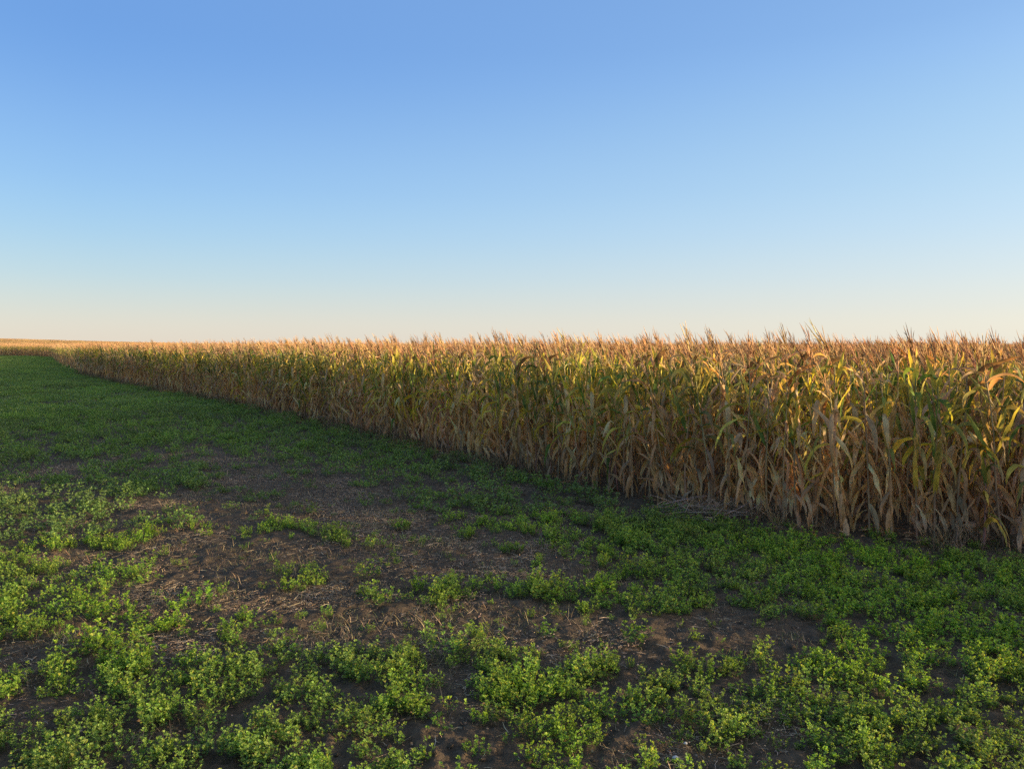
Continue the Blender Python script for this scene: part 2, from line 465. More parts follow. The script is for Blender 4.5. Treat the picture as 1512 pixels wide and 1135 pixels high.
    # ear in its husk
    if look['ear'] and lod < 2:
        z = random.uniform(0.80, 1.02)
        az = plane + random.uniform(-0.4, 0.4)
        t = R(random.uniform(20, 40)) if look['ear'] == 'up' else R(random.uniform(130, 165))
        out = Vector((math.cos(az), math.sin(az), 0))
        b0 = at(z) + out * 0.012
        d0 = (out * 0.8 + Vector((0, 0, 0.5))).normalized()
        d1 = Vector((math.cos(az) * math.sin(t), math.sin(az) * math.sin(t), math.cos(t)))
        kn = b0 + d0 * 0.06
        pl = [b0, kn] + [kn + d1 * 0.25 * w for w in (0.12, 0.3, 0.55, 0.8, 1.0)]
        ec = jit(PALE, .12)
        parts['ear'].tube(pl, [0.007, 0.010, 0.024, 0.031, 0.029, 0.019, 0.004], [8, 5, 3][lod], ec)
        for h in range(4 if lod == 0 else 2):       # loose husk blades
            corn_leaf(parts['ear'], kn + d1 * 0.03, az + random.uniform(-1.6, 1.6), random.uniform(0.16, 0.26), 0.045, t + random.uniform(-.25, .25),
                      t + random.uniform(-.4, .7), random.uniform(-1, 1), 5, jit(PALE, .1), jit(TAN, .1), 0.5, 0.1)
    return parts

PART_MAT = {'stalk': M_STALK, 'foliage': M_CORN, 'tassel': M_TASSEL, 'ear': M_CORN}
KIND_TXT = {'green': 'green-leaved', 'mixed': 'half-green', 'yellow': 'yellowing', 'dry': 'fully dried', 'tan': 'mostly dried', 'low': 'deep green'}
LOOKS = []
for kd, ear, h in [('green', 'down', 2.14), ('green', 'up', 2.06), ('green', None, 2.20), ('mixed', 'down', 2.12), ('mixed', 'up', 2.20), ('mixed', None, 2.05),
                   ('yellow', 'down', 2.16), ('yellow', 'up', 2.08), ('yellow', None, 2.22), ('dry', 'down', 2.10), ('dry', None, 2.02), ('tan', 'down', 2.17),
                   ('tan', 'up', 2.09), ('low', 'down', 2.13), ('low', None, 2.07), ('tan', None, 2.21)]:
    LOOKS.append(dict(kind=kd, ear=ear, h=h))
EAR_TXT = {'down': 'hanging ear', 'up': 'upright ear', None: 'no ear'}
PROTO = []       # part meshes of the full plants
for i, lk in enumerate(LOOKS):
    pp = make_corn(lk, 0, i)
    PROTO.append({k: b.mesh(k, [PART_MAT[k]]) for k, b in pp.items() if b.v})

def joined(parts, name):
    mb = MB(); order = ['stalk', 'foliage', 'tassel', 'ear']
    for mi, k in enumerate(order):
        b = parts[k]
        if not b.v: continue
        b.m = [mi] * len(b.f); mb.add(b)
    return mb.mesh(name, [PART_MAT[k] for k in order])
def source_collection(name, meshes):
    c = bpy.data.collections.new(name)
    for i, me in enumerate(meshes):
        o = bpy.data.objects.new(f"{name}_{i:02d}", me); c.objects.link(o)
    return c

def instancer(name, pts, rot, scl, idx, coll, label, cat, kind='stuff'):
    """one object of stuff: copies of the pieces in coll at the given points"""
    n = len(pts)
    me = bpy.data.meshes.new(name)
    me.from_pydata([tuple(p) for p in pts], [], [])
    a = me.attributes.new("rot", 'FLOAT_VECTOR', 'POINT'); a.data.foreach_set("vector", np.asarray(rot, np.float32).ravel())
    a = me.attributes.new("scl", 'FLOAT_VECTOR', 'POINT')
    s = np.asarray(scl, np.float32)
    if s.ndim == 1: s = np.repeat(s[:, None], 3, 1)
    a.data.foreach_set("vector", s.ravel())
    a = me.attributes.new("vi", 'INT', 'POINT'); a.data.foreach_set("value", np.asarray(idx, np.int32))
    ng = bpy.data.node_groups.new(name, 'GeometryNodeTree')
    ng.interface.new_socket("Geometry", in_out='INPUT', socket_type='NodeSocketGeometry')
    ng.interface.new_socket("Geometry", in_out='OUTPUT', socket_type='NodeSocketGeometry')
    gi = ng.nodes.new("NodeGroupInput"); go = ng.nodes.new("NodeGroupOutput")
    ip = ng.nodes.new("GeometryNodeInstanceOnPoints"); ci = ng.nodes.new("GeometryNodeCollectionInfo")
    ci.inputs[0].default_value = coll; ci.inputs["Separate Children"].default_value = True; ci.inputs["Reset Children"].default_value = True
    def na(nm, ty):
        q = ng.nodes.new("GeometryNodeInputNamedAttribute"); q.data_type = ty; q.inputs[0].default_value = nm; return q.outputs[0]
    ng.links.new(gi.outputs[0], ip.inputs["Points"]); ng.links.new(ci.outputs[0], ip.inputs["Instance"])
    ip.inputs["Pick Instance"].default_value = True
    ng.links.new(na("vi", 'INT'), ip.inputs["Instance Index"])
    ng.links.new(na("rot", 'FLOAT_VECTOR'), ip.inputs["Rotation"])
    ng.links.new(na("scl", 'FLOAT_VECTOR'), ip.inputs["Scale"])
    ng.links.new(ip.outputs[0], go.inputs[0])
    o = bpy.data.objects.new(name, me); COL.objects.link(o)
    md = o.modifiers.new("scatter", 'NODES'); md.node_group = ng
    tag(o, label, cat, kind=kind)
    return o

C_FULL = source_collection("corn_full", [joined(make_corn(lk, 0, 40 + i), "corn_full") for i, lk in enumerate(LOOKS)])
C_MID = source_collection("corn_mid", [joined(make_corn(lk, 1, 80 + i), "corn_mid") for i, lk in enumerate(LOOKS)])
NV = len(LOOKS)
patches = []
for v in range(8):
    mb = MB()
    order = ['stalk', 'foliage', 'tassel', 'ear']
    for r_ in range(4):
        for k in range(9):
            lk = LOOKS[random.randrange(NV)] if v < 4 else LOOKS[random.choice((9, 10, 9, 11, 15))]
            p = make_corn(lk, 2, 200 + v * 50 + r_ * 9 + k)
            random.seed(v * 977 + r_ * 31 + k)
            M = Matrix.Translation((-1.14 + r_ * 0.76 + random.uniform(-.1, .1), -1.3 + k * 0.32 + random.uniform(-.12, .12), 0)) @ \
                Matrix.Rotation(random.uniform(-.5, .5), 4, 'Z') @ Matrix.Scale(random.uniform(0.93, 1.05), 4)
            for mi, nm in enumerate(order):
                if p[nm].v:
                    p[nm].m = [mi] * len(p[nm].f); mb.add(p[nm], M)
    patches.append(mb.mesh("corn_block", [PART_MAT[k] for k in order]))
C_PATCH = source_collection("corn_block", patches)

# rows of plants following the edge
random.seed(21)
near = []                                   # (x, y, row, dist)
ROWS = 13
for row in range(ROWS):
    for p, n in resample(EDGE, lambda: random.uniform(0.15, 0.25)):
        if p.y > 60 or p.x > 24: continue
        if random.random() < 0.05: continue
        q = p + n * (0.08 + row * 0.72 + random.uniform(-0.07, 0.07))
        near.append((q.x, q.y, row, math.hypot(q.x, q.y)))
W = [1.0, 0.55, 0.30, 0.12] + [0.02] * 20
sc = sorted(range(len(near)), key=lambda i: -(W[near[i][2]] / near[i][3]) if in_frame(near[i][0], near[i][1], 1.0, 8) else 1)
ind = set(sc[:300])

def mottle(x, y):
    """which kinds of plant grow where: greener and more yellowed stretches along the edge"""
    return float(fbm(x / 2.2, y / 2.2, 77, 2))
def choose(x, y):
    m = mottle(x, y)
    r = random.random()
    if m > 0.5: pool = [0, 1, 2, 0, 2, 6, 8, 7, 4, 13, 14, 3, 11]
    else: pool = [3, 4, 5, 6, 9, 10, 11, 12, 15, 15, 8, 3, 1]
    return pool[int(r * len(pool))]

def zone(u):
    for lim, t in [(120, 'at the far left end'), (330, 'on the far left stretch'), (520, 'left of the leaning pale stalks'),
                   (640, 'by the leaning pale stalks'), (780, 'above the brown soil strip'), (900, 'above the reddish dry grass'),
                   (1010, 'left of the stem heap'), (1110, 'behind the stem heap'), (1220, 'right of the stem heap'),
                   (1330, 'behind the dark alfalfa'), (1430, 'left of the fallen husk'), (9999, 'at the right picture edge')]:
        if u < lim: return t
ROW_TXT = ['front row', 'second row', 'third row', 'fourth row']
fp = []; mp_ = []
for i, (x, y, row, dist) in enumerate(near):
    v = choose(x, y)
    rz = random.uniform(-0.6, 0.6) + random.choice((0, 0, math.pi * 0.12))
    s = min(1.07, max(0.92, random.gauss(1.01, 0.035))) * (0.965 if x > 3.8 else 1.0)
    tilt = (random.gauss(0, 0.035), random.gauss(0, 0.035) - 0.02)
    if row == 0 and random.random() < 0.12: tilt = (random.gauss(0, 0.1), random.gauss(-0.06, 0.1))
    z = tz(x, y)
    if i in ind:
        root = bpy.data.objects.new("corn_plant", None); COL.objects.link(root)
        root.empty_display_size = 0.1
        root.location = (x, y, z); root.rotation_euler = (tilt[0], tilt[1], rz); root.scale = (s, s, s)
        f = y * cp + CAM_Z * sp_
        u = 756 + F_PX * x / f
        lk = LOOKS[v]
        size = 'tall' if lk['h'] * s > 2.15 else 'short' if lk['h'] * s < 2.03 else 'medium'
        tag(root, f"{size} {KIND_TXT[lk['kind']]} corn plant, {EAR_TXT[lk['ear']]}, {ROW_TXT[row]}, {zone(u)}", "corn plant", "corn plants along the edge of the field")
        for k, me in PROTO[v].items():
            c = bpy.data.objects.new(k, me); COL.objects.link(c); c.parent = root
    else:
        (fp if (row < 4 and dist < 26) else mp_).append(((x, y, z), (tilt[0], tilt[1], rz), s, v))

# blocks of plants: deeper in the field and far away
bl = []
gx, gy = np.meshgrid(np.arange(-60, 70, 2.9), np.arange(-14, 75, 2.9)); gx = gx.ravel(); gy = gy.ravel()
fd = field_dist(gx, gy)
for x, y, d in zip(gx, gy, fd):
    if 10.6 < d < 42: bl.append((x + random.uniform(-.2, .2), y + random.uniform(-.2, .2)))
for p, n in resample(EDGE, 2.8):            # the distant stretch of the edge
    if p.y > 59:
        for k in range(8):
            q = p + n * (1.5 + 2.9 * k); bl.append((q.x, q.y))
far = []
for r0, r1, stp in [(75, 240, 5.0), (240, 520, 7.5), (520, 1100, 11.0)]:
    gx, gy = np.meshgrid(np.arange(-900, 420, stp), np.arange(60, r1, stp)); gx = gx.ravel(); gy = gy.ravel()
    gx = gx + rng.uniform(-stp / 2, stp / 2, len(gx)); gy = gy + rng.uniform(-stp / 2, stp / 2, len(gy))
    dd = np.hypot(gx, gy); k = (dd > r0) & (dd < r1) & (gx > -0.95 * gy) & (gx < 0.75 * gy)
    gx = gx[k]; gy = gy[k]; fd = field_dist(gx, gy)
    k = (fd > 3); far += list(zip(gx[k], gy[k], [max(1.0, stp / 4.2)] * int(k.sum())))
print("near", len(fp), "mid", len(mp_), "blocks", len(bl), "far", len(far))
def pack(L):
    return [a[0] for a in L], [a[1] for a in L], [a[2] for a in L], [a[3] for a in L]
P = pack(fp)
instancer("corn_rows_behind", *P, C_FULL, "dense mass of corn plants standing in rows behind the field edge", "corn")
P = pack(mp_)
instancer("corn_rows_deep", *P, C_MID, "rows of corn deep inside the field and along its far left edge", "corn")
allb = [((x, y, tz(x, y)), (0, 0, random.uniform(-.15, .15)), (1, 1, 1), random.randrange(4)) for x, y in bl]
allb += [((x, y, tz(x, y)), (0, 0, random.uniform(-.3, .3)), (s, s, 1.0), random.randrange(4, 8)) for x, y, s in far]
P = pack(allb)
instancer("corn_field_beyond", *P, C_PATCH, "distant sunlit corn field running over the low rise to the horizon", "corn")

# ------------------------------------------------------------------ alfalfa
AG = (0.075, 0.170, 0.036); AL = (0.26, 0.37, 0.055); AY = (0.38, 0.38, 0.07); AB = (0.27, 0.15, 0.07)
def leaflet(mb, p, d, up, ln, w, c):
    s = d.cross(up)
    s = s.normalized() if s.length > 1e-6 else Vector((1, 0, 0))
    n = s.cross(d).normalized()
    b = len(mb.v)
    mb.v += [tuple(p), tuple(p + d * ln * .5 + s * w * .5 + n * w * .18), tuple(p + d * ln * .9 + s * w * .34 + n * w * .1), tuple(p + d * ln),
             tuple(p + d * ln * .9 - s * w * .34 + n * w * .1), tuple(p + d * ln * .5 - s * w * .5 + n * w * .18)]
    mb.c += [c] * 6
    mb.f += [(b, b + 3, b + 2, b + 1), (b, b + 5, b + 4, b + 3)]; mb.m += [0, 0]
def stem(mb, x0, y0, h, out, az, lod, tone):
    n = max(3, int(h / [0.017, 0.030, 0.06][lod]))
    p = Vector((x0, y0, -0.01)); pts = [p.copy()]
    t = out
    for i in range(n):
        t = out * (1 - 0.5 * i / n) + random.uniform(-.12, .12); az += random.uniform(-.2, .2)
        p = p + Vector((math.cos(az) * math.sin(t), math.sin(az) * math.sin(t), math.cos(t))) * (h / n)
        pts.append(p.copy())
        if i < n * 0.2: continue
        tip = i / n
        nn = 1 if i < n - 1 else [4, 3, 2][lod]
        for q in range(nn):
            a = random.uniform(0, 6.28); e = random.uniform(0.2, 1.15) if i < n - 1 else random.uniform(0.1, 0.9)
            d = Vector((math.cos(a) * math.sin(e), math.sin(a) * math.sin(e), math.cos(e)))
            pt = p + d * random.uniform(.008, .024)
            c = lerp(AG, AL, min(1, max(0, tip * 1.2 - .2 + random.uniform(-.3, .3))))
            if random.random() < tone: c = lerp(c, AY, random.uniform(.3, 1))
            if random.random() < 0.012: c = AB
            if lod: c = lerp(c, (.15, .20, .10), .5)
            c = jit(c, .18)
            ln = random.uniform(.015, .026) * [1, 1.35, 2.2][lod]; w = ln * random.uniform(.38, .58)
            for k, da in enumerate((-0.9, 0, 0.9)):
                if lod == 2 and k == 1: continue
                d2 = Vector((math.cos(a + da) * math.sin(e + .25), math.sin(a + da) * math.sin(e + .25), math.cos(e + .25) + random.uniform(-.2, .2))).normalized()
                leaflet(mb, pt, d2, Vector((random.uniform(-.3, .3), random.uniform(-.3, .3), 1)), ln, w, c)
    if lod == 0:
        mb.tube(pts, [0.0014] * len(pts), 3, (0.10, 0.15, 0.05))
def clump(seed, lod=0, rad=0.07, h=0.2, ns=16, tone=0.12):
    random.seed(seed); mb = MB(); ca = random.uniform(0, 6.28)
    for i in range(ns):
        a = random.uniform(0, 6.28); r = rad * math.sqrt(random.random())
        stem(mb, math.cos(a) * r + math.cos(ca) * rad * random.gauss(0, .5), math.sin(a) * r + math.sin(ca) * rad * random.gauss(0, .5), h * random.choice((random.uniform(.3, .7), random.uniform(.6, 1.2))), random.uniform(.1, .85) * (r / rad) + .12, a + random.uniform(-.5, .5), lod, tone)
    return mb
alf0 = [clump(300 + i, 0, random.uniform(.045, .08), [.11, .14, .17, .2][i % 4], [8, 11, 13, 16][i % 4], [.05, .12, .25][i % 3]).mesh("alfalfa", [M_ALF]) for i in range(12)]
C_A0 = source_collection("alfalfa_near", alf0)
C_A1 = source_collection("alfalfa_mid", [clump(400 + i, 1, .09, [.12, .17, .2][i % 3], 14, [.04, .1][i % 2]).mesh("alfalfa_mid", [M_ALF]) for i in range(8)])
far_p = []
for v in range(4):
    mb = MB()
    for k in range(46):
        c = clump(500 + v * 60 + k, 2, .1, random.uniform(.1, .2), 6, .22)
        random.seed(v * 99 + k)
        mb.add(c, Matrix.Translation((random.uniform(-.85, .85), random.uniform(-.85, .85), random.uniform(-.05, 0.0))))
    far_p.append(mb.mesh("alfalfa_far", [M_ALF]))
C_A2 = source_collection("alfalfa_far", far_p)

# where the soil is bare: (pixel u, v, radius across m, radius along m, strength)
BARE = []
def bare(u, v, rx, ry, s): BARE.append((*px(u, v), rx, ry, s))
bare(400, 880, 1.5, 0.55, .34); bare(250, 850, .8, .4, .2); bare(690, 900, .9, .4, .28); bare(560, 930, 1.2, .35, .32); bare(300, 815, 1.2, .6, .4)
for (u, v) in [(285, 664), (320, 682), (365, 700), (420, 722), (470, 742), (530, 765), (600, 790), (680, 812), (760, 832), (840, 850)]: bare(u, v, .62, .6, .46)
for (u, v) in [(300, 740), (400, 770), (200, 790), (140, 830)]: bare(u, v, .9, .7, .25)
bare(1040, 938, .75, .2, .55); bare(930, 925, .3, .15, .5); bare(1310, 985, .35, .16, .5); bare(1270, 875, .2, .2, .3)
bare(80, 1065, .5, .2, .4); bare(10, 735, .35, .5, .35); bare(95, 700, .5, .5, .22); bare(640, 1040, .25, .25, .3); bare(1030, 1090, .3, .25, .4); bare(860, 870, .5, .4, .45)
bare(60, 960, .4, .25, .2); bare(1180, 1020, .4, .1, .2); bare(330, 1010, .5, .2, .25)
LUSH = [(100, 745, 1.5, 1.3, .22), (220, 715, .9, .9, .15), (700, 882, .9, .22, .25), (100, 825, 1.0, .7, .2), (50, 920, .7, .4, .2), (120, 1010, .9, .4, .15), (520, 1010, 1.0, .3, .12), (60, 880, .7, .4, .12), (1150, 870, 1.6, .6, .3), (1400, 930, 1.2, .7, .3), (900, 880, .5, .3, .2), (1050, 820, 1.6, .8, .3), (740, 870, .6, .25, .3), (40, 760, 1.2, 1.2, .25), (600, 1060, 2.5, .5, .12), (1400, 1040, 1, .6, .2), (300, 1000, .6, .3, .2)]
def cover(x, y):
    """how densely alfalfa stands, 0..1"""
    b = np.zeros(len(x))
    wx = x + (fbm(x * 1.3, y * 1.3, 41, 3) - .5) * 0.9; wy = y + (fbm(x * 1.3, y * 1.3, 53, 3) - .5) * 0.9
    for (bx, by, rx, ry, s) in BARE:
        b = np.maximum(b, s * np.exp(-(((wx - bx) / rx) ** 2 + ((wy - by) / ry) ** 2) * .8)) + 0.15 * s * np.exp(-(((wx - bx) / rx) ** 2 + ((wy - by) / ry) ** 2))
    n = .38 * fbm(x * 1.7, y * 1.7, 61, 3) + .62 * fbm(x * 4.2, y * 4.2, 67, 2)
    d = np.hypot(x, y)
    for (u, v, rx, ry, s) in LUSH:
        lx, ly = px(u, v); b -= s * np.exp(-(((x - lx) / rx) ** 2 + ((y - ly) / ry) ** 2))
    t = 0.435 - 0.085 * np.clip((5.6 - d) / 1.2, 0, 1) - 0.05 * (d > 6.5) + b * 0.75 - np.clip((d - 9) / 8, 0, 1) * 0.06
    return np.clip((n - t) / 0.11, 0, 1)

def scatter(x0, x1, y0, y1, dens, dmin, dmax):
    n = int((x1 - x0) * (y1 - y0) * dens)
    x = rng.uniform(x0, x1, n); y = rng.uniform(y0, y1, n); d = np.hypot(x, y)
    k = (d >= dmin) & (d < dmax) & (y > -3)
    x = x[k]; y = y[k]
    fd = field_dist(x, y)
    k = fd < rng.uniform(-0.55, 0.15, len(x))
    return x[k], y[k], fd[k]
x, y, fd = scatter(-9, 10, -2, 9.5, 120, 1.0, 9.0)
c = cover(x, y)
k = rng.random(len(x)) < c * .85 + np.where(fbm(x * 5, y * 5, 19, 2) > .56, .26, .03)
x, y, c, fd = x[k], y[k], c[k], fd[k]
sz = (0.36 + 0.24 * c) * rng.uniform(.6, 1.25, len(x)) * (1 - .25 * np.clip(1 + fd, 0, 1))
n = len(x); print("alfalfa near", n)
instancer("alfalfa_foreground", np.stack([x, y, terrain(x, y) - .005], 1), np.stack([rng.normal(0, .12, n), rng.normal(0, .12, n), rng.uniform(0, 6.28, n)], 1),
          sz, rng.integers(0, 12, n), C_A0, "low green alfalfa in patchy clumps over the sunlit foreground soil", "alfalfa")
x, y, fd = scatter(-32, 14, 0, 27, 30, 9.0, 26.0)
c = cover(x, y); k = rng.random(len(x)) < c * .9 + np.where(fbm(x * 3, y * 3, 19, 2) > .55, .2, .04)
x, y, c = x[k], y[k], c[k]; n = len(x); print("alfalfa mid", n)
instancer("alfalfa_middle", np.stack([x, y, terrain(x, y) - .005], 1), np.stack([rng.normal(0, .12, n), rng.normal(0, .12, n), rng.uniform(0, 6.28, n)], 1),
          (0.45 + 0.4 * c) * rng.uniform(.6, 1.2, n), rng.integers(0, 8, n), C_A1, "shaded green alfalfa stretching left beside the corn edge", "alfalfa")
x, y, fd = scatter(-130, 10, 0, 150, 1.2, 25.0, 400)
k = (x > -1.3 * y - 10)
x, y = x[k], y[k]; n = len(x); print("alfalfa far", n)
instancer("alfalfa_distance", np.stack([x, y, terrain(x, y) - .01], 1), np.stack([np.zeros(n), np.zeros(n), rng.uniform(0, 6.28, n)], 1),
          np.stack([rng.uniform(.9, 1.2, n)] * 2 + [rng.uniform(.4, .65, n) + .35 * fbm(x / 4, y / 7, 33, 3)], 1), rng.integers(0, 4, n), C_A2, "far dark green alfalfa running back to the distant corn", "alfalfa")

# single clumps standing alone on the bare soil
CL = [(565, 893, 1.25, 3, "bright bushy alfalfa clump alone right of the middle of the bare soil"), (157, 851, 1.0, 1, "small alfalfa clump at the upper left of the bare soil"),
      (208, 845, 1.0, 5, "low wide alfalfa clump catching light at the far side of the bare soil"), (148, 915, 1.25, 2, "yellow green alfalfa clump on dark soil above the left foreground mass"),
      (204, 925, 1.1, 6, "rounded alfalfa clump just right of the yellow green one on dark soil"), (259, 902, 1.0, 10, "loose yellowish alfalfa clump left of the tall twin clump"),
      (301, 893, 1.2, 7, "upright alfalfa clump, the tall twin on the left of the bare soil"), (324, 926, .9, 4, "thin alfalfa sprigs below the tall twin clump"),
      (273, 940, .85, 8, "sparse pale alfalfa clump in front of the twin clumps"), (125, 962, 1.6, 3, "large bright alfalfa clump on the left side of the bare soil"),
      (199, 992, 1.5, 7, "large dense alfalfa clump in the lower left of the bare soil"), (421, 968, 1.2, 6, "spreading alfalfa clump at the lower middle of the bare soil"),
      (477, 971, .85, 0, "small alfalfa tuft right of the spreading clump"), (532, 976, .9, 9, "thin leggy alfalfa tuft between two clumps low on the bare soil"),
      (662, 971, 1.25, 11, "bright alfalfa clump on the soil's lower right side"), (643, 893, .85, 8, "small straggly alfalfa tuft right of the bright bushy clump"),
      (407, 918, .7, 0, "tiny alfalfa tuft in the middle of the strawy bare soil"), (541, 809, 1.3, 1, "wide low alfalfa tuft in shade on the track of straw"),
      (389, 763, 1.2, 5, "shaded alfalfa tuft at the left edge of the track"), (356, 797, .9, 4, "small shaded alfalfa tuft above the bare soil"),
      (463, 856, 1.0, 9, "alfalfa tuft at the upper middle of the bare soil"), (546, 856, 1.3, 2, "alfalfa clump just behind the bright bushy one"),
      (602, 948, .6, 4, "tiny alfalfa sprig on the strawy soil right of middle"), (936, 952, 1.3, 6, "round alfalfa clump left of the dark soil gap"),
      (823, 812, 1.3, 5, "shaded alfalfa tuft alone at the right end of the track"), (740, 965, 1.0, 10, "pale thin alfalfa clump right of centre on the soil")]
for (u, v, s, vi, lab) in CL:
    x, y = px(u, v)
    o = bpy.data.objects.new("alfalfa_clump", alf0[vi]); COL.objects.link(o)
    o.location = (x, y, -0.005); o.rotation_euler = (0, 0, random.uniform(0, 6.28)); o.scale = (s * .86, s * .86, s * .72)
    tag(o, lab, "alfalfa clump", "alfalfa clumps standing alone on the bare soil")

# ------------------------------------------------------------------ litter and weeds
def straw_patch(seed, n=60, rad=.32, l0=.02, l1=.085, up=.012):
    random.seed(seed); mb = MB()
    for i in range(n):
        x = random.gauss(0, rad * .5); y = random.gauss(0, rad * .5); a = random.gauss(0, .6) + (math.pi / 2 if random.random() < .25 else 0)
        ln = random.uniform(l0, l1); w = random.uniform(.0009, .0017); z = random.uniform(0.0, up) + .004
        d = Vector((math.cos(a), math.sin(a), random.gauss(0, .12))); m = Vector((x, y, z)); c = jit(random.choice([(0.36, .27, .17), (.26, .19, .12), (.46, .36, .24), (.17, .12, .08)]), .2)
        bend = Vector((-d.y, d.x, 0)) * random.uniform(-.012, .012)
        mb.tube([m - d * ln * .5, m + bend, m + d * ln * .5], [w * .7, w, w * .5], 3, c)
    for i in range(int(n * 1.6)):       # crumbs and leaf bits
        x = random.gauss(0, rad * .55); y = random.gauss(0, rad * .55); s = random.uniform(.002, .0065); a = random.uniform(0, 6.28)
        p = Vector((x, y, .006 + random.uniform(0, .01))); b = len(mb.v); c = jit(random.choice([(0.34, .24, .15), (.24, .16, .1), (.14, .09, .06)]), .2)
        for q in range(4):
            mb.v.append((p.x + math.cos(a + q * 1.57) * s * (1.4 if q % 2 else .8), p.y + math.sin(a + q * 1.57) * s, p.z + random.uniform(-.003, .006))); mb.c.append(c)
        mb.f.append((b, b + 1, b + 2, b + 3)); mb.m.append(0)
    return mb.mesh("straw", [M_STRAW], False)
C_ST = source_collection("straw", [straw_patch(600 + i) for i in range(8)])
x, y, fd = scatter(-10, 10, 1, 16, 24, 1.5, 16)
c = cover(x, y); k = rng.random(len(x)) < (1 - c) * (0.12 + 0.88 * np.clip((fbm(x * .8, y * 3.2, 88, 3) - .46) * 7, 0, 1)) * 0.95 + .02
x, y = x[k], y[k]; n = len(x)
gz = terrain(x, y) + ((fbm(x * 3.1, y * 3.1, 3, 3) - 0.5) * 0.09 + (fbm(x * 13, y * 13, 9, 3) - 0.5) * 0.06) * np.clip(1 - np.hypot(x, y) / 40, 0, 1)
instancer("straw_litter", np.stack([x, y, gz], 1), np.stack([np.zeros(n), np.zeros(n), rng.normal(0, .5, n)], 1),
          rng.uniform(.7, 1.3, n), rng.integers(0, 8, n), C_ST, "scattered tan straw and dry leaf crumbs lying on the bare soil", "straw")

def weed(seed, h, ns, c0, c1, leafy=0):
    random.seed(seed); mb = MB()
    for i in range(ns):
        a = random.uniform(0, 6.28); t = random.uniform(.1, .6); ln = h * random.uniform(.5, 1.1); p = Vector((random.gauss(0, .04), random.gauss(0, .04), 0)); pts = [p.copy()]
        c = jit(lerp(c0, c1, random.random()), .2)
        for k in range(5):
            t += random.uniform(-.05, .2); a += random.uniform(-.15, .15)
            p = p + Vector((math.cos(a) * math.sin(t), math.sin(a) * math.sin(t), math.cos(t))) * ln / 5; pts.append(p.copy())
            if k > 1 and random.random() < .5:
                a2 = random.uniform(0, 6.28); q = p + Vector((math.cos(a2), math.sin(a2), 1)) * ln * .1
                mb.tube([p.copy(), q], [.0014, .0022], 3, c)
        mb.tube(pts, [.002, .0022, .002, .0018, .0015, .001], 3, c)
    return mb.mesh("weed", [M_WEED])
C_W = source_collection("weed", [weed(700 + i, [.22, .3, .38][i % 3], 16, (.33, .22, .12), [(.12, .15, .05), (.24, .16, .1), (.34, .27, .17)][i % 3]) for i in range(9)])
pw = []
random.seed(5)
for p, nn in resample(EDGE, lambda: random.uniform(.03, .11)):
    if p.y > 55 or p.x > 12: continue
    q = p + nn * random.gauss(-.18, .26)
    if float(fbm(q.x * .8, q.y * .8, 14, 2)) < .36: continue
    pw.append(((q.x, q.y, tz(q.x, q.y)), (0, 0, random.uniform(0, 6.28)), random.uniform(.5, 1.05), random.randrange(9)))
instancer("dry_weeds", *pack(pw), C_W, "thin dry brown weeds and grass along the foot of the corn", "weeds")

# litter of broken corn leaves on the strip of soil at the foot of the corn
def husk_patch(seed):
    random.seed(seed); mb = MB()
    for i in range(7):
        a = random.uniform(0, 6.28)
        corn_leaf(mb, (random.gauss(0, .15), random.gauss(0, .15), random.uniform(.015, .05)), a, random.uniform(.08, .22), random.uniform(.015, .035), R(random.uniform(60, 92)), R(random.uniform(92, 125)),
                  random.uniform(-2, 2), 6, jit(random.choice([TAN, DARK, DARK]), .2), jit(DARK, .2), .4, .25)
    return mb.mesh("corn_litter", [M_CORN])
C_H = source_collection("corn_litter", [husk_patch(800 + i) for i in range(6)])
pw = []
for p, nn in resample(EDGE, lambda: random.uniform(.12, .35)):
    if p.y > 50 or p.x > 12: continue
    q = p + nn * random.gauss(-.08, .26)
    pw.append(((q.x, q.y, tz(q.x, q.y) + .01), (0, 0, random.uniform(0, 6.28)), random.uniform(.6, 1.1), random.randrange(6)))
instancer("corn_litter", *pack(pw), C_H, "broken dry corn leaves lying on soil along the corn edge", "corn litter")

# heap of fallen stems beside the corn
random.seed(91)
mb = MB()
for i in range(60):
    a = random.gauss(.25, .55); ln = random.uniform(.25, .75); m = Vector((random.gauss(0, .33), random.gauss(0, .16), random.uniform(.01, .17)))
    d = Vector((math.cos(a), math.sin(a), random.gauss(.05, .22))); b = Vector((0, 0, random.uniform(-.05, .03)))
    lo = min((m - d * ln * .5).z, (m + d * ln * .5).z)
    if lo < 0.0: m.z += -lo
    mb.tube([m - d * ln * .5, m - d * ln * .2 + b, m + d * ln * .2 + b, m + d * ln * .5], [.003, .004, .0035, .0015], 4, jit((.36, .28, .22), .25))
o = bpy.data.objects.new("stem_heap", mb.mesh("stem_heap", [M_WEED])); COL.objects.link(o)
x, y = px(1040, 762); o.location = (x, y, 0.0)
tag(o, "tangled heap of thin pale dead stems lying at the foot of the corn", "dead stems")

# pale fallen husk at the right
mb = MB(); random.seed(17)
for i in range(7):
    corn_leaf(mb, (0, 0, .02 + .01 * i), R(150) + random.uniform(-.9, .9), random.uniform(.18, .32), .06, R(55), R(random.uniform(95, 125)), random.uniform(-1, 1), 7, jit(PALE, .1), jit(PALE, .1), .5, .1)
o = bpy.data.objects.new("fallen_husk", mb.mesh("fallen_husk", [M_CORN])); COL.objects.link(o)
x, y = px(1452, 800); o.location = (x, y, 0.08)
tag(o, "pale dry corn husk lying low against the corn at the right", "corn husk")

